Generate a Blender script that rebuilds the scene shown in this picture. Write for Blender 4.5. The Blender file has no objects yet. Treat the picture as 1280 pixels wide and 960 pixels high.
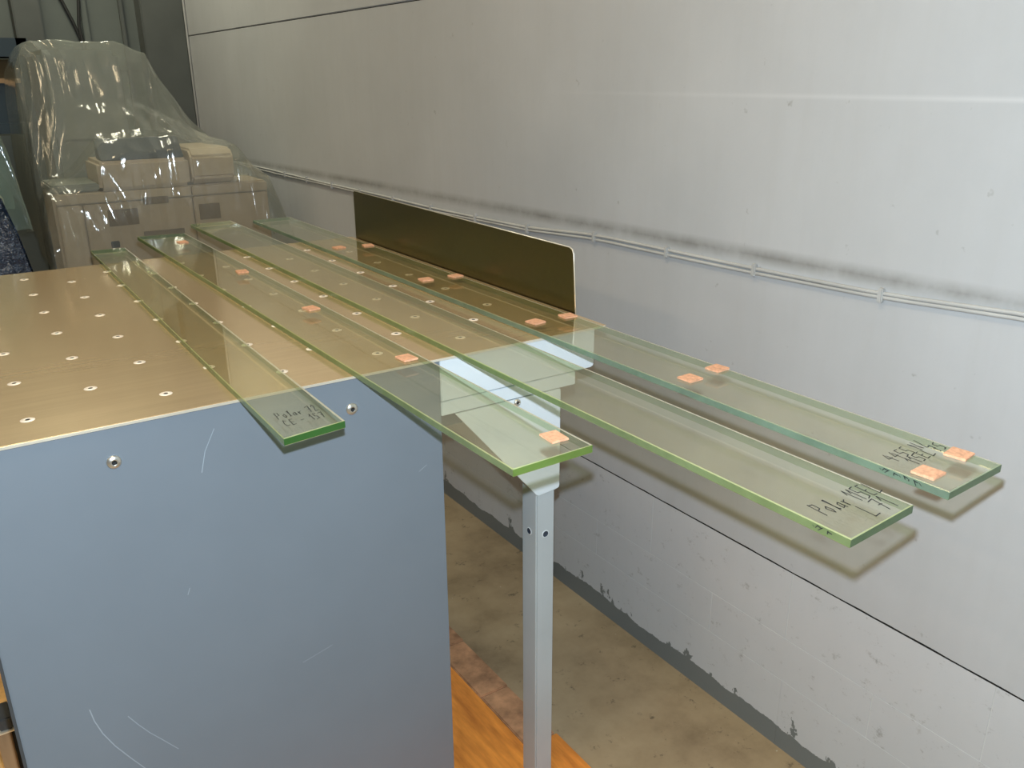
import bpy, bmesh, math, random
from mathutils import Vector, Matrix, noise

S = bpy.context.scene
COL = S.collection
R = math.radians

# ------------------------------------------------------------------ camera
CAM_Z = 1.38
cd = bpy.data.cameras.new('camera')
cd.sensor_width = 36.0
cd.lens = 1074.74 / 1280 * 36.0
cd.clip_start = 0.02
cam = bpy.data.objects.new('camera', cd)
COL.objects.link(cam)
right = Vector((0.8315414, -0.55542012, -0.0068839))
up = Vector((0.19238451, 0.27635618, 0.9416026))
fwd = Vector((0.52108263, 0.7843059, -0.33665583))
m = Matrix.Identity(4)
for i in range(3):
    m[i][0] = right[i]; m[i][1] = up[i]; m[i][2] = -fwd[i]
m.translation = Vector((0, 0, CAM_Z))
cam.matrix_world = m
S.camera = cam

# ------------------------------------------------------------------ world, exposure, lights
S.view_settings.view_transform = 'Standard'
S.view_settings.look = 'None'
S.view_settings.gamma = 1.0
S.view_settings.use_curve_mapping = False
S.view_settings.exposure = 0.70
w = bpy.data.worlds.new('world'); S.world = w; w.use_nodes = True
w.node_tree.nodes['Background'].inputs[0].default_value = (0.75, 0.8, 0.75, 1)
w.node_tree.nodes['Background'].inputs[1].default_value = 0.05


def lamp(name, kind, loc, energy, color, **kw):
    l = bpy.data.lights.new(name, kind); l.energy = energy; l.color = color
    for k, v in kw.items(): setattr(l, k, v)
    o = bpy.data.objects.new(name, l); o.location = loc; COL.objects.link(o)
    return o

# the camera's own flash, just above the lens
flash = lamp('camera_flash', 'POINT', Vector((0, 0, CAM_Z)) + up * 0.055 + fwd * 0.02, 58.0, (0.75, 0.895, 1.0), shadow_soft_size=0.007)
# unseen ceiling tubes for the hall's ambient light, warm
WARM = (1.0, 0.78, 0.48)
LAMPS = [(-0.1, 0.9, 13.0, WARM), (0.45, 4.2, 19.0, (1.0, 0.98, 0.76)), (-2.6, 0.9, 14.0, WARM), (-2.6, 3.9, 5.0, WARM)]
CEIL = 3.8
HANG = 3.3                    # top of the unseen hanging tube fittings
for (lx, ly, e, lc) in LAMPS:
    o = lamp('unseen_fitting_light', 'AREA', (lx, ly, HANG - 0.17), e, lc, shape='RECTANGLE', size=0.26, size_y=1.5)
    o = lamp('unseen_fitting_light', 'AREA', (lx, ly, HANG + 0.03), e * 0.22, lc, shape='RECTANGLE', size=0.26, size_y=1.5)  # uplight added above each fitting to brighten the ceiling
    o.rotation_euler.x = math.pi

# ------------------------------------------------------------------ materials
def new_mat(name):
    mt = bpy.data.materials.new(name); mt.use_nodes = True
    nt = mt.node_tree; b = nt.nodes['Principled BSDF']
    return mt, nt, b

def N(nt, t, **kw):
    n = nt.nodes.new(t)
    for k, v in kw.items(): setattr(n, k, v)
    return n

def noise_node(nt, scale, detail=4, rough=0.6, vec=None, stretch=None):
    n = N(nt, 'ShaderNodeTexNoise'); n.inputs['Scale'].default_value = scale
    n.inputs['Detail'].default_value = detail; n.inputs['Roughness'].default_value = rough
    if vec is None:
        g = N(nt, 'ShaderNodeNewGeometry'); vec = g.outputs['Position']
    if stretch:
        mp = N(nt, 'ShaderNodeMapping'); mp.inputs['Scale'].default_value = stretch
        nt.links.new(vec, mp.inputs['Vector']); vec = mp.outputs['Vector']
    nt.links.new(vec, n.inputs['Vector'])
    return n

def ramp(nt, src, stops):
    r = N(nt, 'ShaderNodeValToRGB')
    el = r.color_ramp.elements
    while len(el) < len(stops): el.new(0.5)
    for e, (p, c) in zip(el, stops):
        e.position = p; e.color = (c[0], c[1], c[2], 1) if not isinstance(c, (int, float)) else (c, c, c, 1)
    nt.links.new(src, r.inputs[0])
    return r

def mixc(nt, fac, a, b):
    mx = N(nt, 'ShaderNodeMix', data_type='RGBA')
    for sock, v in ((mx.inputs[0], fac), (mx.inputs[6], a), (mx.inputs[7], b)):
        if hasattr(v, 'is_linked') or hasattr(v, 'links'): nt.links.new(v, sock)
        elif isinstance(v, (int, float)): sock.default_value = v
        else: sock.default_value = (v[0], v[1], v[2], 1)
    return mx.outputs[2]

def bump(nt, b, src, strength, dist=0.01):
    bp = N(nt, 'ShaderNodeBump'); bp.inputs['Strength'].default_value = strength; bp.inputs['Distance'].default_value = dist
    nt.links.new(src, bp.inputs['Height']); nt.links.new(bp.outputs[0], b.inputs['Normal'])

def mat(name, c, rough=0.5, metal=0.0, var=0.12, scale=6.0, bmp=0.0, bscale=120.0, stretch=None, spec=0.5):
    mt, nt, b = new_mat(name)
    n = noise_node(nt, scale, stretch=stretch)
    lo = [x * (1 - var) for x in c]; hi = [min(1, x * (1 + var)) for x in c]
    r = ramp(nt, n.outputs['Fac'], [(0.3, lo), (0.7, hi)])
    nt.links.new(r.outputs[0], b.inputs['Base Color'])
    b.inputs['Roughness'].default_value = rough; b.inputs['Metallic'].default_value = metal
    b.inputs['Specular IOR Level'].default_value = spec
    if bmp: bump(nt, b, noise_node(nt, bscale, stretch=stretch).outputs['Fac'], bmp, 0.035 if bscale < 50 else 0.002)
    return mt

def math_(nt, op, a, b=None, clamp=False):
    n = N(nt, 'ShaderNodeMath', operation=op); n.use_clamp = clamp
    for s, v in zip(n.inputs, (a, b)):
        if v is None: continue
        if isinstance(v, (int, float)): s.default_value = v
        else: nt.links.new(v, s)
    return n.outputs[0]

def wall_mat():
    mt, nt, b = new_mat('painted_concrete_wall')
    g = N(nt, 'ShaderNodeNewGeometry'); sx = N(nt, 'ShaderNodeSeparateXYZ'); nt.links.new(g.outputs['Position'], sx.inputs[0])
    n = noise_node(nt, 2.2, 6, 0.6)
    base = ramp(nt, n.outputs['Fac'], [(0.3, (0.452, 0.460, 0.472)), (0.7, (0.512, 0.520, 0.534))]).outputs[0]
    # vertical roller streaks
    st = noise_node(nt, 5.0, 4, 0.6, stretch=(1, 6, 0.6))
    base = mixc(nt, ramp(nt, st.outputs['Fac'], [(0.45, 0.0), (0.8, 0.25)]).outputs[0], base, (0.43, 0.43, 0.425))
    # pale horizontal line across the middle panel, fading along the wall
    s1 = math_(nt, 'ABSOLUTE', math_(nt, 'SUBTRACT', sx.outputs[2], 1.344))
    wv = math_(nt, 'SUBTRACT', 1.0, math_(nt, 'DIVIDE', s1, 0.006), True)
    fy = math_(nt, 'MULTIPLY_ADD', sx.outputs[1], -0.8, True); nt.nodes[-1].inputs[2].default_value = 1.5
    base = mixc(nt, math_(nt, 'MULTIPLY', wv, math_(nt, 'MULTIPLY', fy, 0.35)), base, (0.72, 0.72, 0.73))
    # specks and scuffs
    sp = noise_node(nt, 26.0, 3, 0.7)
    base = mixc(nt, ramp(nt, sp.outputs['Fac'], [(0.68, 0.0), (0.76, 0.55)]).outputs[0], base, (0.24, 0.23, 0.22))
    lowp = math_(nt, 'LESS_THAN', sx.outputs[2], 0.4275)
    base = mixc(nt, math_(nt, 'MULTIPLY', lowp, 0.22), base, (0.80, 0.81, 0.84))
    # more knocks on the lowest course
    low = math_(nt, 'LESS_THAN', sx.outputs[2], 0.426)
    sc = noise_node(nt, 26.0, 6, 0.8, stretch=(1, 0.9, 1.3))
    f = math_(nt, 'MULTIPLY', ramp(nt, sc.outputs['Fac'], [(0.585, 0.0), (0.71, 0.7)]).outputs[0], low)
    base = mixc(nt, f, base, (0.20, 0.19, 0.175))
    # dust line caught above the sloping cable run
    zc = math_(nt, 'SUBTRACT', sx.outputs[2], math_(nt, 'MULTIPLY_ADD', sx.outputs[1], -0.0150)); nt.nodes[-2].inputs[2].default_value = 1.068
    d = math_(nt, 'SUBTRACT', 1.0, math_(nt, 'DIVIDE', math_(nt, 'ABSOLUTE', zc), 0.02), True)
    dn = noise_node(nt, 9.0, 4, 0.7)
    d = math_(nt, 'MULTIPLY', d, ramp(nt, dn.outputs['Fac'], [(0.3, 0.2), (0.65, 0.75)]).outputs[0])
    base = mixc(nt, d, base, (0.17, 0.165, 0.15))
    # ragged unpainted base strip
    rn = noise_node(nt, 5.0, 6, 0.65, stretch=(1, 1.6, 0.5))
    hz = math_(nt, 'MULTIPLY_ADD', rn.outputs['Fac'], 0.045); nt.nodes[-1].inputs[2].default_value = 0.028
    rs = noise_node(nt, 16.0, 6, 0.7, stretch=(1, 1.0, 0.6))
    hz = math_(nt, 'ADD', hz, ramp(nt, rs.outputs['Fac'], [(0.57, 0.0), (0.69, 0.055)]).outputs[0])
    bs = math_(nt, 'LESS_THAN', sx.outputs[2], hz)
    base = mixc(nt, bs, base, (0.17, 0.185, 0.185))
    nt.links.new(base, b.inputs['Base Color']); b.inputs['Roughness'].default_value = 0.42
    bump(nt, b, noise_node(nt, 60.0, 5).outputs['Fac'], 0.12, 0.003)
    return mt

def floor_mat():
    mt, nt, b = new_mat('dirty_concrete_floor')
    n = noise_node(nt, 3.5, 8, 0.65)
    c = ramp(nt, n.outputs['Fac'], [(0.3, (0.20, 0.138, 0.075)), (0.5, (0.345, 0.248, 0.143)), (0.72, (0.44, 0.33, 0.20))]).outputs[0]
    n2 = noise_node(nt, 22.0, 5, 0.75)
    c = mixc(nt, ramp(nt, n2.outputs['Fac'], [(0.60, 0.0), (0.70, 0.8)]).outputs[0], c, (0.075, 0.055, 0.035))
    n3 = noise_node(nt, 70.0, 2, 0.6)
    c = mixc(nt, ramp(nt, n3.outputs['Fac'], [(0.74, 0.0), (0.77, 0.6)]).outputs[0], c, (0.6, 0.56, 0.48))
    nt.links.new(c, b.inputs['Base Color']); b.inputs['Roughness'].default_value = 0.6
    bump(nt, b, n2.outputs['Fac'], 0.15, 0.003)
    return mt

def brushed(name, c, rough, dif, var=0.08):
    mt, nt, b = new_mat(name)
    s = noise_node(nt, 30.0, 5, 0.7, stretch=(0.12, 3.5, 3.5))
    n = noise_node(nt, 2.6, 4, 0.6)
    col = mixc(nt, ramp(nt, s.outputs['Fac'], [(0.3, 0.0), (0.7, 1.0)]).outputs[0], [x * (1 - var) for x in c], [min(1, x * (1 + var * 0.6)) for x in c])
    col = mixc(nt, ramp(nt, n.outputs['Fac'], [(0.35, 0.0), (0.7, var * 3)]).outputs[0], col, (c[0] * 0.82, c[1] * 0.74, c[2] * 0.66))
    nt.links.new(col, b.inputs['Base Color'])
    b.inputs['Metallic'].default_value = 1.0 - dif
    r = ramp(nt, s.outputs['Fac'], [(0.2, rough * 0.95), (0.8, rough * 1.05)])
    nt.links.new(r.outputs[0], b.inputs['Roughness'])
    return mt

def eta(nt, ior):
    """same air-to-glass Fresnel on both sides of each pane face"""
    g = N(nt, 'ShaderNodeNewGeometry')
    mr = N(nt, 'ShaderNodeMapRange'); mr.inputs[3].default_value = ior; mr.inputs[4].default_value = 1.0 / ior
    nt.links.new(g.outputs['Backfacing'], mr.inputs[0])
    fr = N(nt, 'ShaderNodeFresnel'); nt.links.new(mr.outputs[0], fr.inputs['IOR'])
    return fr

def pane_mat(name, tint, body, bodyw, ior=1.5, rough=0.03, smudge=0.05, transl=False, bmp=None):
    """clear sheet: tinted see-through + Fresnel gloss + a share of scattering body"""
    mt = bpy.data.materials.new(name); mt.use_nodes = True; nt = mt.node_tree
    nt.nodes.remove(nt.nodes['Principled BSDF']); out = nt.nodes['Material Output']
    tr = N(nt, 'ShaderNodeBsdfTransparent'); tr.inputs[0].default_value = (*tint, 1)
    df = N(nt, 'ShaderNodeBsdfDiffuse'); df.inputs[0].default_value = (*body, 1)
    sc = df
    if transl:
        tl = N(nt, 'ShaderNodeBsdfTranslucent'); tl.inputs[0].default_value = (*body, 1)
        ms = N(nt, 'ShaderNodeMixShader'); ms.inputs[0].default_value = 0.5
        nt.links.new(df.outputs[0], ms.inputs[1]); nt.links.new(tl.outputs[0], ms.inputs[2]); sc = ms
    gl = N(nt, 'ShaderNodeBsdfGlossy'); gl.inputs[0].default_value = (1, 1, 1, 1); gl.inputs['Roughness'].default_value = rough
    m1 = N(nt, 'ShaderNodeMixShader')
    n = noise_node(nt, 14.0, 5, 0.7)
    nt.links.new(ramp(nt, n.outputs['Fac'], [(0.35, bodyw), (0.75, min(1, bodyw + smudge))]).outputs[0], m1.inputs[0])
    nt.links.new(tr.outputs[0], m1.inputs[1]); nt.links.new(sc.outputs[0], m1.inputs[2])
    m2 = N(nt, 'ShaderNodeMixShader')
    fr = eta(nt, ior)
    nt.links.new(fr.outputs[0], m2.inputs[0])
    nt.links.new(m1.outputs[0], m2.inputs[1]); nt.links.new(gl.outputs[0], m2.inputs[2])
    if bmp:
        bp = N(nt, 'ShaderNodeBump'); bp.inputs['Strength'].default_value = bmp[0]; bp.inputs['Distance'].default_value = 0.02
        nn = noise_node(nt, bmp[1], 5, 0.6, stretch=bmp[2])
        nt.links.new(nn.outputs['Fac'], bp.inputs['Height'])
        for q in (gl, fr): nt.links.new(bp.outputs[0], q.inputs['Normal'])
    nt.links.new(m2.outputs[0], out.inputs[0])
    return mt

M = {}
M['wall'] = wall_mat()
M['floor'] = floor_mat()
M['backwall'] = mat('grey_back_wall', (0.115, 0.130, 0.120), 0.6, var=0.12, scale=2.0)
M['column'] = mat('grey_column', (0.085, 0.092, 0.086), 0.6, var=0.15, scale=3.0)
M['gap'] = mat('dark_joint', (0.006, 0.0055, 0.005), 0.9)
M['mortar'] = mat('pale_mortar', (0.62, 0.62, 0.60), 0.8)
M['ceiling'] = mat('grey_ceiling', (0.6, 0.59, 0.56), 0.8)
M['shellwall'] = mat('hall_wall', (0.20, 0.19, 0.17), 0.8)
M['brass'] = brushed('brushed_brass_sheet', (0.76, 0.565, 0.335), 0.15, 0.38)
M['fence'] = brushed('brass_dark_reflection', (0.23, 0.21, 0.12), 0.30, 0.0, 0.04)  # same brass as the top, with its dark room reflection in the colour
M['brassedge'] = mat('bright_cut_edge', (0.85, 0.80, 0.68), 0.3, 0.6)
M['blue'] = mat('blue_grey_paint', (0.165, 0.192, 0.222), 0.40, var=0.05, scale=3.0)
M['lightgrey'] = mat('light_grey_paint', (0.64, 0.69, 0.72), 0.4, var=0.04)
M['legpaint'] = mat('leg_grey_paint', (0.44, 0.475, 0.485), 0.45, var=0.05)
M['scratch'] = mat('pale_scratch', (0.30, 0.34, 0.38), 0.5)
M['darkrim'] = mat('dark_panel_rim', (0.05, 0.055, 0.06), 0.5)
M['screw'] = mat('steel_screw', (0.62, 0.60, 0.54), 0.3, 0.9)
M['hole'] = mat('pale_hole_rim', (0.86, 0.76, 0.66), 0.35, 0.15)
M['black'] = mat('black_hole', (0.012, 0.012, 0.012), 0.8)
M['ink'] = mat('black_marker_ink', (0.015, 0.015, 0.018), 0.5)
M['cork'] = mat('orange_cork', (0.68, 0.36, 0.215), 0.85, var=0.22, scale=220.0, bmp=0.4, bscale=500)
M['orange'] = mat('orange_wood', (0.86, 0.265, 0.04), 0.5, var=0.35, scale=14.0, stretch=(3, 0.5, 1), bmp=0.5, bscale=60)
M['paleplank'] = mat('pale_yellow_wood', (0.72, 0.44, 0.17), 0.6, var=0.3, scale=16.0)
M['worn'] = mat('worn_pink_wood', (0.46, 0.235, 0.12), 0.7, var=0.42, scale=20.0)
M['beige'] = mat('beige_machine_paint', (0.52, 0.41, 0.295), 0.5, var=0.06)
M['beigelight'] = mat('light_beige_paint', (0.58, 0.46, 0.33), 0.5, var=0.06)
M['brownlabel'] = mat('brown_plate', (0.20, 0.15, 0.11), 0.5)
M['display'] = mat('dark_blue_display', (0.03, 0.045, 0.07), 0.35)
M['greybox'] = mat('grey_cabinet_paint', (0.27, 0.28, 0.245), 0.6, var=0.06)
M['film'] = pane_mat('clear_plastic_film', (0.88, 0.90, 0.88), (0.62, 0.65, 0.60), 0.20, 1.6, 0.07, 0.12, True, (0.25, 7.0, (2.2, 1.0, 0.25)))
M['tealfilm'] = pane_mat('teal_plastic_film', (0.78, 0.88, 0.85), (0.36, 0.46, 0.42), 0.28, 1.45, 0.14, 0.15, True, (0.5, 9.0, (1, 1, 0.4)))
M['bluefilm'] = mat('dark_blue_film', (0.03, 0.05, 0.09), 0.20, bmp=1.0, bscale=24.0, spec=1.0)
M['tealmetal'] = mat('teal_grey_paint', (0.16, 0.22, 0.21), 0.5)
M['cable'] = mat('grey_painted_cable', (0.44, 0.44, 0.43), 0.5)
M['blackcable'] = mat('black_cable', (0.02, 0.02, 0.02), 0.6)
M['timber'] = mat('tan_timber', (0.38, 0.24, 0.13), 0.7, var=0.2, scale=8, stretch=(4, 4, 0.5))
M['rack'] = mat('dark_blue_steel', (0.015, 0.032, 0.045), 0.5)
M['carton'] = mat('brown_carton', (0.07, 0.05, 0.022), 0.8)
M['white'] = mat('white_enamel', (0.7, 0.7, 0.66), 0.5)

def emis(name, c, s):
    mt, nt, b = new_mat(name)
    b.inputs['Emission Color'].default_value = (*c, 1); b.inputs['Emission Strength'].default_value = s
    return mt
M['tube'] = emis('unseen_lit_tube', WARM, 4.0)

# ------------------------------------------------------------------ mesh helpers
def link_mesh(name, bm, mats, parent=None, smooth=False, recenter=True):
    bm.normal_update()
    me = bpy.data.meshes.new(name)
    c = Vector((0, 0, 0))
    if recenter and len(bm.verts):
        lo = Vector([min(v.co[i] for v in bm.verts) for i in range(3)])
        hi = Vector([max(v.co[i] for v in bm.verts) for i in range(3)])
        c = Vector(((lo.x + hi.x) / 2, (lo.y + hi.y) / 2, lo.z))
        for v in bm.verts: v.co -= c
    bm.to_mesh(me); bm.free()
    if not isinstance(mats, (list, tuple)): mats = [mats]
    for mm in mats: me.materials.append(mm)
    if smooth:
        for p in me.polygons: p.use_smooth = True
    o = bpy.data.objects.new(name, me); COL.objects.link(o)
    place(o, c, parent)
    return o

def world_loc(o):
    v = o.location.copy()
    while o.parent: o = o.parent; v = v + o.location
    return v

def place(o, wloc, parent):
    if parent is not None:
        o.parent = parent; o.location = wloc - world_loc(parent)
    else:
        o.location = wloc

def add_box(bm, x0, x1, y0, y1, z0, z1, bev=0.0, mi=0):
    b2 = bmesh.new()
    vs = [b2.verts.new((x, y, z)) for z in (z0, z1) for y in (y0, y1) for x in (x0, x1)]
    for f in ((0, 2, 3, 1), (4, 5, 7, 6), (0, 1, 5, 4), (2, 6, 7, 3), (0, 4, 6, 2), (1, 3, 7, 5)):
        b2.faces.new([vs[i] for i in f])
    if bev: bmesh.ops.bevel(b2, geom=b2.edges[:], offset=bev, segments=2, affect='EDGES')
    merge(bm, b2, mi)

def merge(bm, b2, mi=None):
    vm = {v: bm.verts.new(v.co) for v in b2.verts}
    for f in b2.faces:
        nf = bm.faces.new([vm[v] for v in f.verts]); nf.material_index = f.material_index if mi is None else mi
    b2.free()

def box(name, x0, x1, y0, y1, z0, z1, mt, parent=None, bev=0.0):
    bm = bmesh.new(); add_box(bm, x0, x1, y0, y1, z0, z1, bev)
    return link_mesh(name, bm, mt, parent)

def add_prism(bm, pts, axis, a, b, mi=0):
    """extrude polygon pts (2-D) along axis from a to b"""
    def P(p, t):
        if axis == 'x': return (t, p[0], p[1])
        if axis == 'y': return (p[0], t, p[1])
        return (p[0], p[1], t)
    A = [bm.verts.new(P(p, a)) for p in pts]; B = [bm.verts.new(P(p, b)) for p in pts]
    fs = [bm.faces.new(A), bm.faces.new(B[::-1])]
    n = len(pts)
    for i in range(n): fs.append(bm.faces.new([A[i], B[i], B[(i + 1) % n], A[(i + 1) % n]]))
    for f in fs: f.material_index = mi
    bmesh.ops.recalc_face_normals(bm, faces=fs)

def prism(name, pts, axis, a, b, mt, parent=None, bev=0.0):
    bm = bmesh.new(); add_prism(bm, pts, axis, a, b)
    if bev: bmesh.ops.bevel(bm, geom=bm.edges[:], offset=bev, segments=2, affect='EDGES')
    return link_mesh(name, bm, mt, parent)

def add_tube(bm, pts, r, n=8, mi=0):
    rings = []
    pts = [Vector(p) for p in pts]
    for i, p in enumerate(pts):
        t = (pts[min(i + 1, len(pts) - 1)] - pts[max(i - 1, 0)]).normalized()
        a = t.orthogonal().normalized() if abs(t.z) > 0.95 else t.cross(Vector((0, 0, 1))).normalized()
        b = t.cross(a)
        rings.append([bm.verts.new(p + (a * math.cos(q) + b * math.sin(q)) * r) for q in [2 * math.pi * k / n for k in range(n)]])
    for A, B in zip(rings, rings[1:]):
        for k in range(n):
            bm.faces.new([A[k], A[(k + 1) % n], B[(k + 1) % n], B[k]]).material_index = mi
    bm.faces.new(rings[0][::-1]).material_index = mi; bm.faces.new(rings[-1]).material_index = mi

def lathe(bm, prof, n, origin, axis='z', mi=0):
    """prof: list of (radius, height); mi may be list per band"""
    rings = []
    for (r, h) in prof:
        ring = []
        for k in range(n):
            q = 2 * math.pi * k / n
            c = (r * math.cos(q), r * math.sin(q), h)
            if axis == 'y': c = (c[0], -c[2], c[1])
            if axis == 'x': c = (-c[2], c[0], c[1])
            ring.append(bm.verts.new(Vector(c) + Vector(origin)))
        rings.append(ring)
    for i, (A, B) in enumerate(zip(rings, rings[1:])):
        for k in range(n):
            f = bm.faces.new([A[k], A[(k + 1) % n], B[(k + 1) % n], B[k]])
            f.material_index = mi[i] if isinstance(mi, list) else mi
    f = bm.faces.new(rings[-1]); f.material_index = mi[-1] if isinstance(mi, list) else mi

def tag(o, label=None, cat=None, group=None, kind=None):
    if label: o['label'] = label
    if cat: o['category'] = cat
    if group: o['group'] = group
    if kind: o['kind'] = kind
    return o

def thing(name, loc, label, cat, group=None):
    o = bpy.data.objects.new(name, None); COL.objects.link(o); o.location = loc
    o.empty_display_size = 0.1
    return tag(o, label, cat, group)

rnd = random.Random(5)

# ================================================================== SETTING
WX = 1.307                    # face of the right wall
BY = 5.12                     # face of the back wall
X0, YF = -4.2, -3.2
tag(box('floor', X0, WX + 0.02, YF, BY + 0.3, -0.1, 0.0, M['floor']), kind='structure')
tag(box('ceiling', X0, WX + 0.2, YF, BY + 0.3, CEIL, CEIL + 0.1, M['ceiling']), kind='structure')
tag(box('wall_left', X0 - 0.1, X0, YF, BY + 0.3, 0, CEIL, M['shellwall']), kind='structure')
tag(box('wall_front', X0, WX + 0.2, YF - 0.1, YF, 0, CEIL, M['shellwall']), kind='structure')

# right wall: dark core, block courses below, large panels above
wr = tag(box('wall_right', WX + 0.03, WX + 0.2, YF, BY + 0.3, 0, CEIL, M['gap']), kind='structure')
def wall_piece(name, y0, y1, z0, z1, bev=0.004):
    return box(name, WX, WX + 0.06, y0, y1, z0, z1, M['wall'], wr, bev)
edge = [(YF + i * 0.03, 0.4308 + rnd.uniform(-1, 1) * 0.0007 + (0.0022 if rnd.random() < 0.06 else 0)) for i in range(277)]
prism('panel', edge + [(5.085, edge[-1][1]), (5.085, 1.5925), (YF, 1.5925)], 'x', WX, WX + 0.06, M['wall'], wr)
wall_piece('panel', YF, 5.085, 1.5955, 2.75, 0.003)
wall_piece('panel', YF, 5.085, 2.757, CEIL, 0.003)
box('mortar', WX + 0.0008, WX + 0.05, YF, 5.085, 0.0, 0.4262, M['mortar'], wr)
box('joint_filler', WX + 0.0006, WX + 0.05, YF, 5.085, 0.4269, 0.4318, M['gap'], wr)
box('joint_filler', WX + 0.0006, WX + 0.05, YF, 5.085, 1.5926, 1.5954, M['gap'], wr)
J = 0.0008
for (z0, z1, off) in ((0.0, 0.168, 0.94), (0.168, 0.271, 1.15), (0.271, 0.4268, 0.943)):
    y = off - 0.413 * 9
    while y < 5.0:
        Jy = J if z0 else 0.0002
        wall_piece('block', y + Jy, min(y + 0.413, 5.085) - Jy, z0 + (J if z0 else 0), z1 - (J if z1 < 0.4 else 0), 0.0)
        y += 0.413

# back wall of slabs, and its columns
wb = tag(box('wall_back', X0, WX + 0.02, BY + 0.1, BY + 0.3, 0, CEIL, M['gap']), kind='structure')
for (xa, xb) in ((X0, -2.2), (-2.196, -0.6), (-0.596, 0.5), (0.504, 1.3)):
    for (za, zb) in ((0, 1.42), (1.424, 2.6), (2.604, CEIL)):
        box('slab', xa, xb, BY + 0.06, BY + 0.12, za, zb, M['backwall'], wb, 0.003)
c1 = tag(box('trim_1', 1.082, 1.298, 5.05, BY + 0.07, 0, CEIL, M['column'], None, 0.006), kind='structure')
tag(box('trim_2', 0.500, 0.622, 5.06, BY + 0.07, 0, CEIL, M['column'], None, 0.006), kind='structure')
tag(box('trim_3', 0.815, 0.845, 5.15, BY + 0.07, 0, CEIL, M['backwall'], None, 0.004), kind='structure')
tag(box('trim_4', 1.0, 1.02, 5.15, BY + 0.07, 0, CEIL, M['column'], None, 0.004), kind='structure')
bm = bmesh.new(); add_tube(bm, [(1.300, 5.045, 0), (1.300, 5.045, CEIL)], 0.006)
tag(link_mesh('trim_5', bm, M['cable'], None, True), kind='structure')

# ceiling tube fittings over the hall (out of the frame)
def fitting(lx, ly, label):
    t = thing('unseen_ceiling_tube_light', (lx, ly, HANG), label, 'lamp', 'unseen tube lights along the ceiling')
    box('housing', lx - 0.06, lx + 0.06, ly - 0.8, ly + 0.8, HANG - 0.09, HANG, M['white'], t, 0.008)
    for q in (-0.6, 0.6):
        bm = bmesh.new(); add_tube(bm, [(lx, ly + q, HANG), (lx, ly + q, CEIL)], 0.004, 6)
        link_mesh('hanger', bm, M['white'], t, True)
    for q in (-0.09, 0.09):
        bm = bmesh.new(); add_tube(bm, [(lx + q, ly - 0.74, HANG - 0.10), (lx + q, ly + 0.74, HANG - 0.10)], 0.013, 10)
        link_mesh('tube', bm, M['tube'], t, True)
for (lx, ly, e, lc), s in zip(LAMPS, ('above the near end of the table', 'above the covered machine', 'over the empty floor at the near left', 'over the empty floor at the far left')):
    fitting(lx, ly, 'white twin tube ceiling light ' + s)

# ================================================================== TABLE
ZT = 0.966
FY = 1.131
TB = 2.228                    # back edge of the top
TXL, TXR = -0.05, 0.950
UT = ZT - 0.0038              # underside of the top sheet
tb = thing('work_table', (0.45, 1.67, 0), 'blue-grey cabinet work table with a perforated brass top under the glass strips', 'table')
# sheet metal cabinet body
fp = box('front_panel', -0.0387, 0.6156, FY, FY + 0.0145, 0.03, UT, M['blue'], tb, 0.0022)
box('panel_rim', -0.0428, -0.0389, FY + 0.002, FY + 0.028, 0.03, UT, M['darkrim'], tb)
box('side_panel', -0.027, -0.0145, FY + 0.028, TB - 0.03, 0.03, UT, M['blue'], tb, 0.002)
box('side_panel', 0.598, 0.611, FY + 0.0150, TB - 0.03, 0.03, UT, M['blue'], tb, 0.002)
box('back_panel', -0.0145, 0.598, TB - 0.043, TB - 0.031, 0.03, UT, M['blue'], tb, 0.002)
for (sx, sz) in ((0.132, 0.914), (0.4635, 0.914)):
    bm = bmesh.new()
    lathe(bm, [(0.0092, 0.0), (0.0092, 0.0014), (0.0077, 0.0025), (0.0072, 0.0027), (0.0050, 0.0038), (0.0034, 0.0041), (0.0028, 0.0020)], 18, (sx, FY, sz), 'y', [0, 0, 0, 0, 0, 1, 1])
    link_mesh('screw', bm, [M['screw'], M['black']], fp, True)
for sx in (0.02, 0.56):
    for sy in (FY + 0.05, TB - 0.09):
        box('foot', sx - 0.025, sx + 0.025, sy - 0.025, sy + 0.025, 0.0152, 0.03, M['darkrim'], tb, 0.003)
def scratch(pts, wd):
    bm = bmesh.new(); n = len(pts)
    for i, (A, B) in enumerate(zip(pts, pts[1:])):
        A = Vector((A[0], 0, A[1])); B = Vector((B[0], 0, B[1])); d = (B - A).normalized(); q = Vector((-d.z, 0, d.x)) * wd / 2
        bm.faces.new([bm.verts.new(v + Vector((0, FY - 0.0003, 0))) for v in (A - q, B - q, B + q, A + q)])
    link_mesh('scratch', bm, M['scratch'], fp)
scratch([(0.047, 0.561), (0.050, 0.540), (0.057, 0.515), (0.069, 0.487), (0.086, 0.456), (0.104, 0.425)], 0.0014)
scratch([(0.092, 0.528), (0.103, 0.508), (0.116, 0.487), (0.130, 0.468), (0.15, 0.44)], 0.0012)
scratch([(0.262, 0.930), (0.246, 0.900), (0.238, 0.870)], 0.0010)
scratch([(0.200, 0.700), (0.196, 0.690)], 0.0010)
scratch([(0.350, 0.508), (0.40, 0.520)], 0.0008)
scratch([(0.5705, 0.782), (0.5845, 0.790)], 0.0008)
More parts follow.
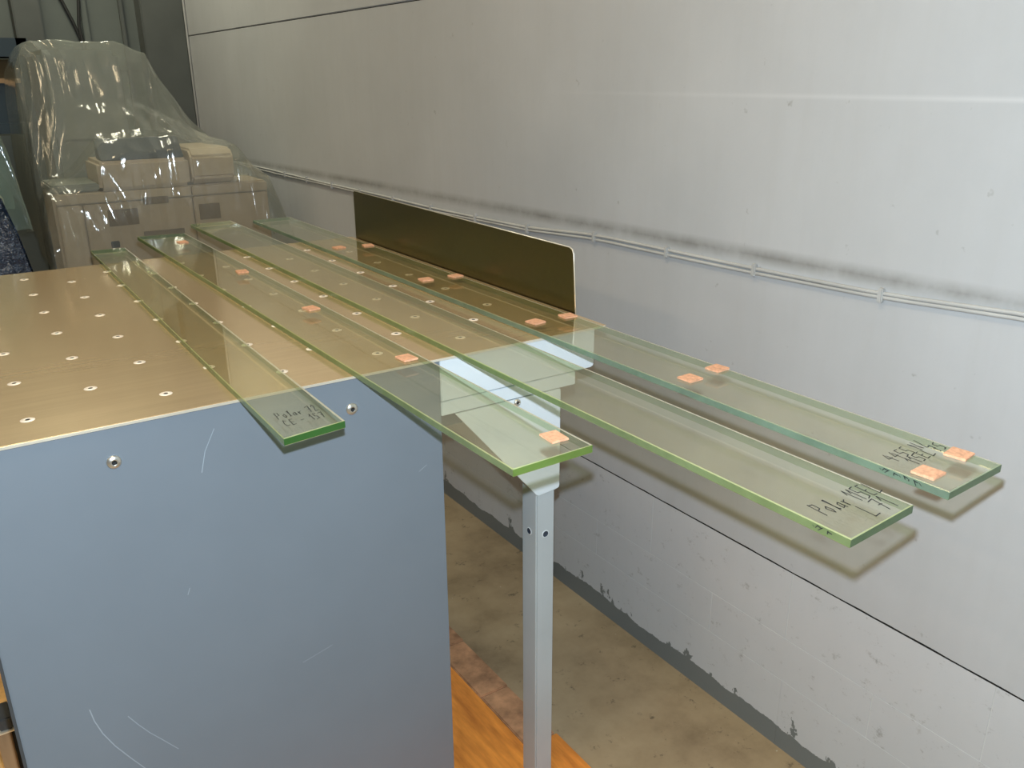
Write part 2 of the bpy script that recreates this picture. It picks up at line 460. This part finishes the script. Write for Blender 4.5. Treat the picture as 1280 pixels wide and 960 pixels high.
# the brass top with its bright cut edge
top = box('table_top', TXL, TXR, FY - 0.003, TB, UT, ZT, M['brass'], tb, 0.0008)
tag(box('edge_strip', TXL, TXR - 0.004, FY - 0.0050, FY - 0.0031, UT, ZT - 0.0004, M['brassedge'], top), 'bright silvery cut edge')
hole_me = None
cols = [0.0495, 0.1377, 0.2214, 0.3042, 0.3888, 0.468, 0.5454, 0.621, 0.6984, 0.7758, 0.855]
for ci, hx in enumerate(cols):
    pitch = 0.171 if ci < 3 else (0.1674 if ci < 6 else 0.1634)
    y = 1.2078 if ci % 2 == 0 else 1.2924
    while y < TB - 0.06:
        if hole_me is None:
            bm = bmesh.new()
            lathe(bm, [(0.0090, 0.0), (0.0086, 0.0003), (0.0054, 0.0005), (0.0031, 0.0005), (0.0027, 0.0002)], 18, (0, 0, 0), 'z', [0, 0, 0, 1, 1])
            o = link_mesh('air_hole', bm, [M['hole'], M['black']], None, True, recenter=False); hole_me = o.data
        else:
            o = bpy.data.objects.new('air_hole', hole_me); COL.objects.link(o)
        place(o, Vector((hx, y, ZT)), top)
        y += pitch
# upright fence along the wall side
FX = 0.9535
pts = [(1.221, ZT - 0.03), (2.204, ZT - 0.03), (2.204, 1.0884), (2.199, 1.0920), (1.2430, 1.0850), (1.2350, 1.0823), (1.2310, 1.0742)]
fe = bmesh.new(); add_prism(fe, pts, 'x', FX, FX + 0.0027)
fe = link_mesh('back_fence', fe, M['fence'], tb)
tag(fe, 'upright brass sheet fence, dark reflection in its colour')
rim = bmesh.new()
rp = [(1.2212, ZT - 0.01), (1.2310, 1.0745), (1.2350, 1.0827), (1.2430, 1.0854), (2.200, 1.0924)]
add_tube(rim, [(FX + 0.0013, a, b) for a, b in rp], 0.0014, 6)
tag(link_mesh('fence_rim', rim, M['brassedge'], fe, True), 'pale bright edge of the fence')
# apron and the stepped mount under the overhanging end
AP = FY
box('apron_side', 0.916, 0.927, AP + 0.0113, TB - 0.02, 0.8918, UT, M['lightgrey'], tb, 0.001)
prism('apron', [(0.6161, UT), (0.927, UT), (0.927, 0.8994), (0.9256, 0.8940), (0.9198, 0.8918), (0.6161, 0.8918)], 'y', AP, AP + 0.011, M['lightgrey'], tb, 0.0011)
box('cross_piece', 0.6161, 0.8865, AP + 0.001, AP + 0.040, 0.8666, 0.8900, M['lightgrey'], tb, 0.0011)
lg = prism('leg_bracket', [(0.641, 0.8652), (0.8532, 0.8652), (0.8532, 0.678), (0.8514, 0.6744), (0.8442, 0.6726), (0.8091, 0.6699), (0.8037, 0.6708)], 'y', AP - 0.001, AP + 0.0045, M['lightgrey'], tb, 0.0008)
bm = bmesh.new(); lathe(bm, [(0.0063, 0), (0.0063, 0.0027), (0.0045, 0.0036), (0.0027, 0.0036), (0.0027, 0.001)], 12, (0.7605, AP - 0.001, 0.8598), 'y', [0, 0, 0, 1, 1])
link_mesh('bolt', bm, [M['screw'], M['black']], lg, True)
box('under_beam', 0.6161, 0.80, AP + 0.054, AP + 0.09, 0.822, 0.858, M['darkrim'], tb, 0.002)
leg = box('leg', 0.806, 0.847, AP + 0.005, AP + 0.052, 0.0, 0.858, M['legpaint'], tb, 0.0027)
for (ax, o3) in (('y', (0.8265, AP + 0.005, 0.5835)), ('x', (0.806, AP + 0.028, 0.5853))):
    bm = bmesh.new(); lathe(bm, [(0.0077, 0.0), (0.0074, 0.0005), (0.0060, 0.0006), (0.0056, 0.0003)], 16, o3, ax, [0, 0, 1, 1])
    link_mesh('screw_hole', bm, [M['lightgrey'], M['display']], leg, True)
box('leg', 0.806, 0.847, TB - 0.10, TB - 0.05, 0.0, 0.90, M['legpaint'], tb, 0.0027)

# ================================================================== GLASS STRIPS
ZG = ZT + 0.0006
TH = 0.0104
GT = ZG + TH
def strip(corners, label, top_m, side_m, end_m, arris_m, far_m):
    """corners: near-left, near-right, far-right, far-left in plan"""
    P = [Vector((x, y, 0)) for x, y in corners]
    c = sum(P, Vector()) / 4
    root = thing('glass_strip', (c.x, c.y, ZG), label, 'glass', 'glass strips laid across the table')
    bm = bmesh.new()
    a = 0.0011; wide = 3.0
    def ring(z, inset):
        out = []
        for p in P:
            d = Vector((0, 0, 0))
            d.x = inset if p.x < c.x else -inset * (wide if z > GT - 1e-5 else 1)
            d.y = inset if p.y < c.y else -inset
            flat = 0.0008 if (p.x > c.x and abs(z - (GT - a)) < 1e-6) else 0
            out.append(bm.verts.new((p.x + d.x, p.y + d.y, z + flat)))
        return out
    r0 = ring(ZG, a); r1 = ring(ZG + a, 0); r2 = ring(GT - a, 0); r3 = ring(GT, a)
    bm.faces.new(r0[::-1]).material_index = 0
    bm.faces.new(r3).material_index = 0
    for A, B, k, z_top in ((r0, r1, 3, 0), (r1, r2, 1, 0), (r2, r3, 3, 1)):
        for i in range(4):
            f = bm.faces.new([A[i], A[(i + 1) % 4], B[(i + 1) % 4], B[i]])
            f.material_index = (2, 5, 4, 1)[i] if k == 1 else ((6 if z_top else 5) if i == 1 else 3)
    link_mesh('pane', bm, [top_m, side_m, end_m, arris_m, far_m, side_far, arris_glint], root)
    return root

tops = pane_mat('glass_face', (0.960, 0.960, 0.890), (0.85, 0.79, 0.50), 0.02, 1.5, 0.03, 0.045)
arr = pane_mat('ground_glass_arris', (0.50, 0.68, 0.32), (0.85, 0.88, 0.48), 0.42, 1.5, 0.2, 0.1, True)
side_y = pane_mat('yellow_green_glass_edge', (0.10, 0.25, 0.06), (0.52, 0.62, 0.30), 0.32, 1.5, 0.08, 0.15, True)
side_t = pane_mat('teal_green_glass_edge', (0.09, 0.21, 0.10), (0.48, 0.66, 0.52), 0.32, 1.5, 0.08, 0.15, True)
end_g = pane_mat('deep_green_glass_edge', (0.12, 0.34, 0.08), (0.05, 0.17, 0.03), 0.6, 1.5, 0.1, 0.15, True)
end_y = pane_mat('bright_green_glass_edge', (0.25, 0.45, 0.12), (0.20, 0.32, 0.06), 0.6, 1.5, 0.1, 0.2, True)
end_d = pane_mat('dark_green_glass_edge', (0.14, 0.26, 0.11), (0.08, 0.15, 0.05), 0.6, 1.5, 0.1, 0.2, True)
arr_t = pane_mat('pale_glass_arris', (0.6, 0.78, 0.6), (0.70, 0.74, 0.52), 0.30, 1.5, 0.2, 0.1, True)

side_far = pane_mat('clear_glass_edge', (0.62, 0.74, 0.52), (0.40, 0.45, 0.22), 0.03, 1.5, 0.08, 0.05, True)
arris_glint = pane_mat('glass_arris_glint', (0.45, 0.50, 0.32), (1.0, 0.97, 0.80), 0.62, 1.5, 0.2, 0.1, True)  # bright reflection inside the right top edge, painted in as cream
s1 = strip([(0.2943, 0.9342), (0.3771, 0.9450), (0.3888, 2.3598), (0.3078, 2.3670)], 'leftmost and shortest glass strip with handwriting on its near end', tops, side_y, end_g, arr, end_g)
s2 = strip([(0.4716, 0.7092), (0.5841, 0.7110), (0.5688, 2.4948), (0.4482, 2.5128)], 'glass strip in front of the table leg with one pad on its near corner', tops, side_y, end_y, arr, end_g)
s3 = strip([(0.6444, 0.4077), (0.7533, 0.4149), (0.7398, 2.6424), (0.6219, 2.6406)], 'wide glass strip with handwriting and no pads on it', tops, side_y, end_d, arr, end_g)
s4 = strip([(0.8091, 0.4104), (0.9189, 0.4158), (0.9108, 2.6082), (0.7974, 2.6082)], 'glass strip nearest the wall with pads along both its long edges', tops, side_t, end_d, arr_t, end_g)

# handwriting: strokes in a letter box (u right, v up), unit height
GL = {
 'P': [[(0, 0), (0.1, 1)], [(0.05, 0.95), (0.5, 0.9), (0.45, 0.55), (0.08, 0.45)]],
 'o': [[(0.1, 0.1), (0.05, 0.4), (0.3, 0.5), (0.4, 0.2), (0.2, 0.0), (0.1, 0.1)]],
 'l': [[(0.1, 0), (0.25, 0.95), (0.12, 0.9), (0.15, 0.05), (0.3, 0.05)]],
 'a': [[(0.4, 0.45), (0.1, 0.4), (0.1, 0.05), (0.35, 0.1), (0.4, 0.45), (0.45, 0.0)]],
 'r': [[(0.05, 0.45), (0.1, 0), (0.12, 0.35), (0.4, 0.45)]],
 '1': [[(0.0, 0.65), (0.25, 1.0), (0.22, 0)]],
 '5': [[(0.55, 1), (0.15, 0.95), (0.1, 0.55), (0.45, 0.5), (0.4, 0.1), (0.0, 0.0)]],
 'E': [[(0.5, 1), (0.1, 0.95), (0.05, 0), (0.5, 0.05)], [(0.08, 0.5), (0.42, 0.52)]],
 'L': [[(0.15, 1), (0.1, 0), (0.6, 0.08)]],
 '7': [[(0, 0.9), (0.5, 1), (0.2, 0)], [(0.12, 0.5), (0.45, 0.5)]],
 '2': [[(0.05, 0.75), (0.25, 1), (0.45, 0.75), (0.05, 0.0), (0.55, 0.05)]],
 '4': [[(0.3, 1), (0.02, 0.45), (0.5, 0.5)], [(0.38, 0.8), (0.35, 0)]],
 'C': [[(0.5, 0.85), (0.2, 1), (0.02, 0.5), (0.15, 0.05), (0.5, 0.12)]],
 'N': [[(0.05, 0), (0.05, 0.95), (0.45, 0.05), (0.5, 1)]],
 '/': [[(0.0, 0), (0.4, 1.1)]],
 '-': [[(0.05, 0.45), (0.5, 0.5)]],
 'W': [[(0, 1), (0.15, 0), (0.3, 0.7), (0.45, 0), (0.62, 1)]],
 ' ': [],
}
def writing(parent, line, width=0.0011):
    width *= 1.3
    bm = bmesh.new()
    wr_ = random.Random(3)
    (txt, x0, y0, h, adv, slope) = line
    u = 0.0
    for ch in txt:
        for st in GL[ch]:
            q = []
            for (a, b) in st:
                X = x0 + (u + a * 0.9) * adv + wr_.uniform(-1, 1) * 0.0005
                Y = y0 + b * h + (u + a) * adv * slope + wr_.uniform(-1, 1) * 0.0007
                q.append(Vector((X, Y, GT + 0.0003)))
            for A, B in zip(q, q[1:]):
                d = (B - A); d.normalize(); n = Vector((-d.y, d.x, 0)) * width * 0.5
                A2 = A - d * width * 0.3; B2 = B + d * width * 0.3
                bm.faces.new([bm.verts.new(v) for v in (A2 - n, B2 - n, B2 + n, A2 + n)])
        u += 0.45 if ch in ' 1/l' else 0.68
    return tag(link_mesh('handwriting', bm, M['ink'], parent), 'black marker handwriting')

def edge_reflection(parent, xs, y0, n):  # dark strokes drawn where the glass edge reflects the handwriting
    bm = bmesh.new(); wr_ = random.Random(8)
    for k in range(n):
        ya = y0 - k * 0.0058; yb = ya + wr_.uniform(-0.004, 0.005)
        za, zb = GT - wr_.uniform(0.0014, 0.0036), GT - wr_.uniform(0.0045, 0.0076)
        bm.faces.new([bm.verts.new(v) for v in ((xs, ya, za), (xs, ya - 0.0012, za), (xs, yb - 0.0012, zb), (xs, yb, zb))])
        if k % 2: bm.faces.new([bm.verts.new(v) for v in ((xs, ya, za), (xs, ya - 0.0055, za - 0.001), (xs, ya - 0.0055, za - 0.0021), (xs, ya, za - 0.0012))])
    return tag(link_mesh('writing_reflection', bm, M['ink'], parent), 'handwriting reflected in the edge, drawn in black')

writing(s1, ('Polar 72', 0.3105, 0.9972, 0.0216, 0.01125, 0.02), 0.0008)
writing(s1, ('CE - 157', 0.3105, 0.9684, 0.0198, 0.0117, 0.05), 0.0008)
writing(s3, ('Polar 115EL', 0.6642, 0.4491, 0.0243, 0.0143, 0.0), 0.0010)
writing(s3, ('L 71', 0.7002, 0.4212, 0.0234, 0.0189, 0.05), 0.0010)
writing(s4, ('4455 N/', 0.8289, 0.4842, 0.0189, 0.0167, 0.05), 0.0010)
writing(s4, ('115EL 75', 0.8424, 0.4671, 0.0171, 0.0153, 0.1), 0.0010)
edge_reflection(s3, 0.6433, 0.450, 4)
edge_reflection(s4, 0.8083, 0.4905, 9)

# ================================================================== CORK PADS
def pad(x, y, rot, sx, sy, label, th=0.0032):
    b2 = bmesh.new(); add_box(b2, -sx / 2, sx / 2, -sy / 2, sy / 2, 0, th, 0.0006)
    for v in b2.verts:
        v.co.x += rnd.uniform(-1, 1) * 0.0004; v.co.y += rnd.uniform(-1, 1) * 0.0004
    o = link_mesh('cork_pad', b2, M['cork'], None, False, recenter=False)
    o.location = (x, y, GT + 0.0001); o.rotation_euler.z = R(rot)
    tag(o, label, 'cork pad', 'orange cork spacer pads on the glass')
ordn = ['at the far end', 'second from the far end', 'midway along', 'fourth from the far end', 'at the near tip']
for (x, y, r_), q in zip(((0.5265, 2.3445, 4), (0.5418, 1.89, -6), (0.5472, 1.494, 8), (0.5553, 1.125, 5), (0.5589, 0.7524, -4)),
                         ('farthest from the camera', 'second from the far end', 'in the middle of its row', 'beside the table front edge', 'above the table leg')):
    pad(x, y, r_, 0.0235, 0.029, 'cork pad on the strip ending above the leg, ' + q)
for (x, y, r_), q in zip(((0.8307, 2.0322, 5), (0.8361, 1.584, -5), (0.8334, 1.179, 9), (0.8406, 0.8118, 3), (0.8303, 0.4473, 4)),
                         ('farthest from the camera', 'second from the far end', 'over the table front edge', 'second from the near tip', 'beside the near tip')):
    pad(x, y, r_, 0.026, 0.026, 'cork pad on wall-side strip, left row, ' + q)
for (x, y, r_), q in zip(((0.9027, 2.016, -8), (0.9045, 1.5768, 6), (0.9027, 1.1781, -4), (0.9036, 0.8208, 5), (0.9027, 0.4554, 8)),
                         ('farthest from the camera', 'against the middle of the fence', 'by the near end of the fence', 'second from the near tip', 'beside the near tip')):
    pad(x, y, r_, 0.026, 0.0245, 'cork pad on wall-side strip, right row, ' + q)

# ================================================================== FLOOR BOARD, POST
ob = thing('floor_board', (0.3, 1.75, 0), 'orange painted wooden board on the floor under the table', 'board')
tag(box('plank', -0.45, -0.031, 0.85, 2.45, 0.0, 0.0150, M['paleplank'], ob, 0.002), 'pale yellowish worn plank')
box('plank', -0.029, 0.405, 0.85, 2.45, 0.0, 0.0150, M['orange'], ob, 0.002)
box('plank', 0.407, 0.844, 0.85, 2.45, 0.0, 0.0150, M['orange'], ob, 0.002)
y = 0.80
for i, L in enumerate((0.20, 0.225, 0.19, 0.21, 0.20, 0.22, 0.19, 0.21)):
    k = 0.003 * rnd.random()
    b2 = bmesh.new(); add_box(b2, 0.8465 - k * 0.5, 0.920 + 0.006 * rnd.random(), y + 0.0018, y + L - 0.0018, 0.0, 0.0135 + 0.0015 * rnd.random(), 0.0025)
    o = link_mesh('edge_block', b2, M['orange'] if i in (0, 1) else M['worn'], ob)
    y += L
ps = thing('timber_post', (-0.095, 1.62, 0), 'tan timber post with a dark metal cap behind the cabinet\'s left edge', 'post')
box('post', -0.090, -0.066, 1.60, 1.65, 0.0150, 0.238, M['timber'], ps, 0.002)
box('metal_cap', -0.084, -0.060, 1.597, 1.653, 0.242, 0.268, M['darkrim'], ps, 0.003)
tag(box('cap_strip', -0.084, -0.060, 1.593, 1.655, 0.2385, 0.2415, M['brassedge'], ps), 'bright steel strip')
box('black_gap_strip', -0.0655, -0.052, 1.598, 1.652, 0.0150, 0.238, M['black'], ps)  # black strip added for the dark gap between post and panel

# ================================================================== CABLE RUN ON THE WALL
cb = thing('cable_run', (WX, 2.4, 1.0), 'pair of grey cables clipped along the right wall above the fence', 'cable')
def cz(y):
    k = [(5.04, 0.985), (3.47, 0.992), (2.415, 0.994), (1.881, 1.003), (1.6, 1.021), (1.108, 1.027), (0.833, 1.032), (0.603, 1.046), (-2.0, 1.07)]
    for (a, za), (b, zb) in zip(k, k[1:]):
        if b <= y <= a: return za + (zb - za) * (a - y) / (a - b)
    return 1.07
ys = [5.03 - i * 0.085 for i in range(80)]
for d in (0.0, -0.0085):
    bm = bmesh.new()
    add_tube(bm, [(WX - 0.0045, yy, cz(yy) + d + 0.0012 * math.sin(yy * 5.1 + d * 200)) for yy in ys], 0.0036, 8)
    link_mesh('cable', bm, M['cable'], cb, True)
for yy in (3.73, 3.471, 3.208, 2.945, 2.679, 2.415, 2.145, 1.881, 1.6, 1.351, 1.108, 0.833, 0.56):
    z = cz(yy)
    box('clip', WX - 0.0105, WX - 0.0002, yy - 0.005, yy + 0.005, z - 0.016, z + 0.009, M['cable'], cb, 0.002)

# ================================================================== COVERED MACHINE
MY = 3.5
mc = thing('paper_cutter', (0.76, 3.85, 0), 'beige cutting machine standing under clear plastic film behind the table', 'machine')
body = box('body', 0.362, 1.150, MY + 0.02, 3.78, 0.0, 0.992, M['beige'], mc, 0.008)
box('door', 0.372, 0.452, MY, MY + 0.02, 0.10, 0.950, M['beigelight'], mc, 0.004)
dr = box('door', 0.458, 0.842, MY, MY + 0.02, 0.10, 0.950, M['beige'], mc, 0.004)
dr2 = box('door', 0.848, 1.142, MY, MY + 0.02, 0.10, 0.950, M['beige'], mc, 0.004)
box('drawer', 0.372, 0.842, MY - 0.002, MY + 0.02, 0.955, 0.990, M['beigelight'], mc, 0.003)
box('drawer', 0.848, 1.142, MY - 0.002, MY + 0.02, 0.955, 0.990, M['beige'], mc, 0.003)
for (xa, xb, za, zb) in ((0.535, 0.640, 0.865, 0.925),):
    box('plate', xa, xb, MY - 0.003, MY + 0.001, za, zb, M['brownlabel'], dr, 0.001)
box('plate', 0.865, 0.945, MY - 0.003, MY + 0.001, 0.86, 0.92, M['brownlabel'], dr2, 0.001)
box('latch', 0.665, 0.755, MY - 0.006, MY + 0.001, 0.935, 0.962, M['brownlabel'], dr, 0.002)
box('plate', 0.650, 0.800, MY - 0.003, MY + 0.001, 0.80, 0.835, M['brownlabel'], dr, 0.001)
box('latch', 0.53, 0.56, MY - 0.004, MY + 0.001, 0.785, 0.81, M['display'], dr, 0.002)
box('console', 0.525, 0.850, MY + 0.005, 3.77, 0.993, 1.098, M['beigelight'], mc, 0.012)
prism('console_head', [(MY + 0.03, 0.993), (MY + 0.0, 1.02), (MY + 0.0, 1.10), (MY + 0.03, 1.128), (MY + 0.35, 1.128), (MY + 0.35, 0.993)], 'x', 0.856, 1.020, M['beigelight'], mc, 0.008)
prism('display', [(MY + 0.02, 1.0985), (MY + 0.10, 1.172), (MY + 0.13, 1.172), (MY + 0.13, 1.0985)], 'x', 0.545, 0.840, M['display'], mc, 0.004)
box('shelf', 0.362, 0.525, MY + 0.02, 3.78, 0.993, 1.022, M['greybox'], mc, 0.006)
tower = box('tower', 0.43, 0.715, 3.82, 4.20, 0.0, 1.487, M['greybox'], mc, 0.02)
box('tower_panel', 0.445, 0.700, 3.808, 3.82, 1.16, 1.462, M['greybox'], tower, 0.004)

def film(name, xs_prof, mt, label, cat, seed, amp=0.012, parent=None):
    """xs_prof: list of (x, [(y,z)...]) with equal counts; lofted and wrinkled"""
    bm = bmesh.new(); grid = []
    def lerp(a, b, t): return a + (b - a) * t
    def prof(pl, n):
        L = [0]
        for (a, b) in zip(pl, pl[1:]): L.append(L[-1] + math.hypot(a[0] - b[0], a[1] - b[1]))
        out = []
        for i in range(n):
            # equal share per control span keeps columns aligned
            s = i / (n - 1) * (len(pl) - 1); k = min(int(s), len(pl) - 2); t = s - k
            out.append((lerp(pl[k][0], pl[k + 1][0], t), lerp(pl[k][1], pl[k + 1][1], t)))
        return out
    NX, NY = 190, 150
    cols = [prof(p, NY) for x, p in xs_prof]
    for i in range(NX):
        s = i / (NX - 1) * (len(xs_prof) - 1); k = min(int(s), len(xs_prof) - 2); t = s - k
        x = lerp(xs_prof[k][0], xs_prof[k + 1][0], t)
        row = []
        for j in range(NY):
            y = lerp(cols[k][j][0], cols[k + 1][j][0], t); z = lerp(cols[k][j][1], cols[k + 1][j][1], t)
            sv = j / (NY - 1)
            q = Vector((x * 8 + seed, sv * 3.0, 1.7))
            wob = 0.5 * noise.noise(Vector((x * 3, sv * 4, seed)))
            n1 = noise.noise(q)
            n2 = 1 - abs(noise.noise(Vector((x * 17 + wob * 3 + seed, sv * 2.2, 7.0)))) * 2.2
            n3 = 1 - abs(noise.noise(Vector((x * 9 - sv * 6 + seed, sv * 5 + x * 4, 3.0)))) * 2.2
            d = amp * n1 + amp * 0.9 * n2 + amp * 0.6 * n3
            row.append(bm.verts.new((x + amp * 0.7 * noise.noise(q + Vector((5, 2, 9))), y - d, z + d * 0.5)))
        grid.append(row)
    for A, B in zip(grid, grid[1:]):
        for j in range(NY - 1): bm.faces.new([A[j], B[j], B[j + 1], A[j + 1]])
    o = link_mesh(name, bm, mt, parent, True)
    if parent is None: tag(o, label, cat)
    return o

# profile: back hem, back top, front top, tower front, console back, console front, skirt hem
def P7(zt, zm, zc, yfront=3.455, hem=0.62):
    return [(4.32, min(zt, 0.75)), (4.28, zt - 0.02), (4.1, zt), (3.80, zt), (3.775, zt - 0.06), (3.72, zm), (3.62, zc + 0.012), (3.50, zc), (yfront, zc - 0.05), (yfront - 0.025, (zc + hem) / 2), (yfront - 0.03, hem)]
film('plastic_sheet', [
    (0.318, P7(0.80, 0.75, 0.72)), (0.322, P7(1.05, 0.95, 0.86)), (0.330, P7(1.30, 1.1, 0.95)), (0.345, P7(1.42, 1.22, 1.0)), (0.385, P7(1.50, 1.27, 1.03)),
    (0.44, P7(1.515, 1.28, 1.05)), (0.56, P7(1.515, 1.30, 1.165)), (0.70, P7(1.51, 1.30, 1.18)), (0.80, P7(1.475, 1.26, 1.175)),
    (0.86, P7(1.36, 1.22, 1.15)), (0.95, P7(1.23, 1.18, 1.14)), (1.03, P7(1.14, 1.14, 1.135)), (1.09, P7(1.05, 1.05, 1.05)), (1.15, P7(1.01, 1.01, 1.01)), (1.20, P7(0.90, 0.89, 0.86)), (1.24, P7(0.78, 0.76, 0.74))],
    M['film'], 'clear crinkled plastic sheet draped over the beige machine', 'plastic sheet', 3.0, 0.011)

# second covered machine at the left edge of the frame
m2 = thing('covered_machine', (-0.15, 3.2, 0), 'teal-grey machine at the left frame edge under a pale plastic cover', 'machine')
box('base', -0.60, 0.185, 3.06, 3.50, 0.0, 1.05, M['beige'], m2, 0.01)
prism('hood', [(-0.6, 1.052), (0.18, 1.052), (0.16, 1.22), (0.08, 1.34), (-0.6, 1.36)], 'y', 3.08, 3.48, M['tealmetal'], m2, 0.01)
box('door', 0.02, 0.175, 3.045, 3.06, 0.2, 1.0, M['beigelight'], m2, 0.004)
def PL(zt, yb=3.5, yf=3.02, hem=0.95):
    return [(yb + 0.02, min(zt, hem)), (yb, zt), ((yb + yf) / 2, zt + 0.01), (yf + 0.04, zt), (yf, zt - 0.05), (yf - 0.01, (zt + hem) / 2), (yf - 0.015, min(hem, zt - 0.06))]
film('plastic_sheet', [(-0.62, PL(1.385)), (-0.2, PL(1.385)), (0.08, PL(1.375)), (0.15, PL(1.35)), (0.20, PL(1.28)), (0.222, PL(1.18)), (0.235, PL(1.08)), (0.24, PL(1.0))], M['tealfilm'],
     'pale teal plastic sheet over the machine at the left frame edge', 'plastic sheet', 9.0, 0.008)
film('plastic_sheet', [(-0.62, PL(1.04, 2.99, 2.93, 0.5)), (-0.2, PL(1.05, 2.99, 2.93, 0.5)), (0.10, PL(1.05, 2.99, 2.93, 0.5)), (0.17, PL(1.04, 2.99, 2.935, 0.5)), (0.195, PL(0.95, 2.99, 2.94, 0.5)), (0.225, PL(0.80, 2.99, 2.94, 0.5))], M['bluefilm'],
     'dark blue glossy plastic sheet below the pale teal one', 'plastic sheet', 21.0, 0.016)

# rack with cartons far behind on the left
rk = thing('storage_rack', (0.0, 4.65, 0), 'dark blue steel storage rack against the back wall at the far left', 'rack')
for x in (-0.9, 0.452):
    for y in (4.48, 4.86):
        box('upright', x - 0.02, x + 0.02, y - 0.02, y + 0.02, 0, 1.55, M['rack'], rk)
for z, t in ((0.4, 0.045), (1.16, 0.045), (1.475, 0.075)):
    box('shelf', -0.92, 0.474, 4.46, 4.88, z, z + t, M['rack'], rk)
b = box('storage_carton', -0.3, 0.42, 4.50, 4.84, 1.205, 1.368, M['rack']); tag(b, 'dark blue box, lowest of the stack on the rack shelf', 'box')
b = box('wooden_board', -0.3, 0.425, 4.48, 4.85, 1.3685, 1.388, M['timber']); tag(b, 'thin tan board between the dark blue box and the brown carton', 'board')
b = box('storage_carton', -0.3, 0.42, 4.50, 4.84, 1.3885, 1.465, M['carton']); tag(b, 'dark brown carton on the tan board in the rack', 'box')

# black cables hanging in front of the back wall
for nm, pts, lab in (('hanging_cable', [(0.60, 5.16, 2.2), (0.735, 5.16, 1.76), (0.775, 5.16, 1.65), (0.80, 5.16, 1.56), (0.815, 5.16, 1.45), (0.82, 5.16, 0.6)], 'black cable slanting down the back wall behind the tall covered machine'),
                     ('hanging_cable', [(0.83, 5.14, 2.2), (0.812, 5.14, 1.76), (0.795, 5.14, 1.64), (0.801, 5.14, 1.55), (0.805, 5.14, 0.6)], 'black cable hanging straight down the back wall, joining the slanting one')):
    bm = bmesh.new(); add_tube(bm, pts, 0.008, 8)
    tag(link_mesh(nm, bm, M['blackcable'], None, True), lab, 'cable')
